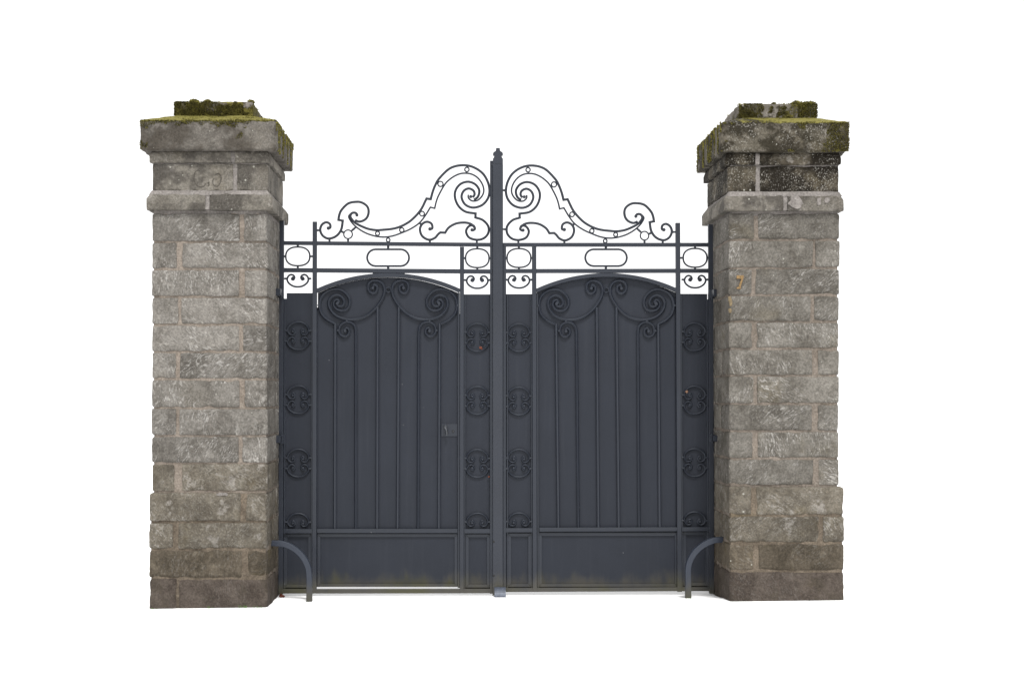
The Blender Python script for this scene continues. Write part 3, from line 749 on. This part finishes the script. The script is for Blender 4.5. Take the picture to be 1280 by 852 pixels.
m = MB()                                              # rounded stop plate set in the ground before the post
x0, x1 = X(618.0, .50), X(632.0, .50); n = 10; pr = []
gz = ground_z((x0+x1)/2, .48)
for i in range(n+1):
    a = math.pi/2*i/n; pr.append((.515 - .075*math.sin(a)**1.2, gz - .012 + .078*math.cos(a)))
for i in range(n):
    (ya, za), (yb_, zb_) = pr[i], pr[i+1]
    ra = len(m.v)
    m.add([(x0, ya, za), (x1, ya, za), (x1, yb_, zb_), (x0, yb_, zb_)], [(0, 1, 2, 3)])
    m.add([(x0, ya+.006, za-.006), (x1, ya+.006, za-.006), (x1, yb_+.006, zb_-.006), (x0, yb_+.006, zb_-.006)], [(0, 3, 2, 1)])
    m.add([(x0, ya, za), (x0, yb_, zb_), (x0, yb_+.006, zb_-.006), (x0, ya+.006, za-.006)], [(0, 1, 2, 3)])
    m.add([(x1, ya, za), (x1, yb_, zb_), (x1, yb_+.006, zb_-.006), (x1, ya+.006, za-.006)], [(0, 1, 2, 3)])
m.add([(x0, pr[0][0], pr[0][1]), (x1, pr[0][0], pr[0][1]), (x1, pr[0][0]+.006, pr[0][1]-.006), (x0, pr[0][0]+.006, pr[0][1]-.006)], [(0, 1, 2, 3)])
tag(m.build('gate_stop', ZINC, origin=((x0+x1)/2, .48, gz)), 'small rounded grey metal stop on the ground before the central post', 'gate stop')

HY = -.012                                            # house number
root = empty('house_number', P(924, 361, HY), 'gold brass number 7 screwed to the pillar stone', 'house number')
poly = [(920.9, 344.1), (929.8, 344.1), (929.8, 346.4), (925.9, 358.7), (926.2, 359.2), (926.2, 360.9), (920.9, 360.9), (920.9, 359.3), (923.2, 358.4), (926.8, 348.3), (920.9, 348.3)]
q = [P(a, b, HY) for a, b in poly]
dg = MB().plate([(p.x, p.z) for p in q], HY, HY + .012).build('numeral', BRASS, root, smooth=0)
bv = dg.modifiers.new('edge', 'BEVEL'); bv.width = .002; bv.segments = 2
for (a, b) in ((925.5, 346.0), (923.9, 358.6)):
    MB().disc(P(a, b, HY - .001), .0022, .004, 8).build('screw', DARK, root)

def dry_leaf(p, size, rot, mat, label):
    rr = random.Random(int(p.x*1000) & 255); n = 9; vs = [(0, 0, 0)]; fs = []
    for i in range(n):
        a = 2*math.pi*i/n; q = size*(.75 + .45*rr.random())*(1 if math.cos(a) > -.5 else .7)
        vs.append((q*math.cos(a), -.35*size*math.sin(2*a) - .3*size*abs(math.sin(a)), .7*q*math.sin(a)))
    for i in range(n): fs.append((0, 1 + i, 1 + (i+1) % n))
    mb = MB(); mb.add([Vector(v) + p for v in vs], fs)
    o = mb.build('dry_leaf', mat, origin=p)
    o.rotation_euler = (0, rot, 0)
    sd = o.modifiers.new('thickness', 'SOLIDIFY'); sd.thickness = .0012
    return tag(o, label, 'leaf', 'dry leaves caught on the gate')
dry_leaf(g(600.6, 434.6, .566), .016, .4, LEAF, 'russet dry leaf caught in the topmost medallion beside the post')
dry_leaf(g(858.2, 489.6, .566), .014, -.7, LEAF_TAN, 'tan dry leaf stuck on a medallion of the plain leaf')
dry_leaf(g(611, 579.5 + 16, .566), .010, .2, LEAF, 'tiny brown leaf scrap on a lower medallion beside the post')
pf = P(351.5, 742, .50); pf.z = ground_z(pf.x, .50) + .012
dry_leaf(pf, .026, .1, LEAF, 'rust red fallen leaf on the ground at the foot of the pillar')

def grass(spots, label, seed):
    rr = random.Random(seed); mb = MB()
    for (x, y, n, h) in spots:
        for _ in range(n):
            a = x + rr.uniform(-.02, .02); b = y + rr.uniform(-.008, .004); z0 = ground_z(a, b) - .004
            L = h*rr.uniform(.5, 1.2); dx, dy = rr.uniform(-.5, .5)*L, rr.uniform(-.5, .1)*L; wd = .0022
            mb.add([(a - wd, b, z0), (a + wd, b, z0), (a + wd*.6 + dx*.5, b + dy*.5, z0 + L*.6), (a + dx, b + dy, z0 + L), (a - wd*.6 + dx*.5, b + dy*.5, z0 + L*.6)], [(0, 1, 2, 3, 4)])
    o = mb.build('grass', GRASS, smooth=0)
    return tag(o, label, 'grass', kind='stuff')
grass([(X(a, -.02), -.024, n, h) for a, n, h in ((189, 5, .014), (194, 5, .012), (216, 4, .010), (263, 7, .020), (303, 8, .028), (306, 6, .022), (320, 7, .018), (326, 6, .014), (244, 3, .008))],
      'sparse short grass along the foot of the pillar without a number', 5)
grass([(X(a, -.02), -.024, n, h) for a, n, h in ((1054, 5, .012), (1010, 3, .007), (950, 3, .006))] + [(X(860.2, .27), .235, 10, .012), (X(386.5, .27), .235, 6, .010)],
      'few short grass blades at the numbered pillar and the guard feet', 6)
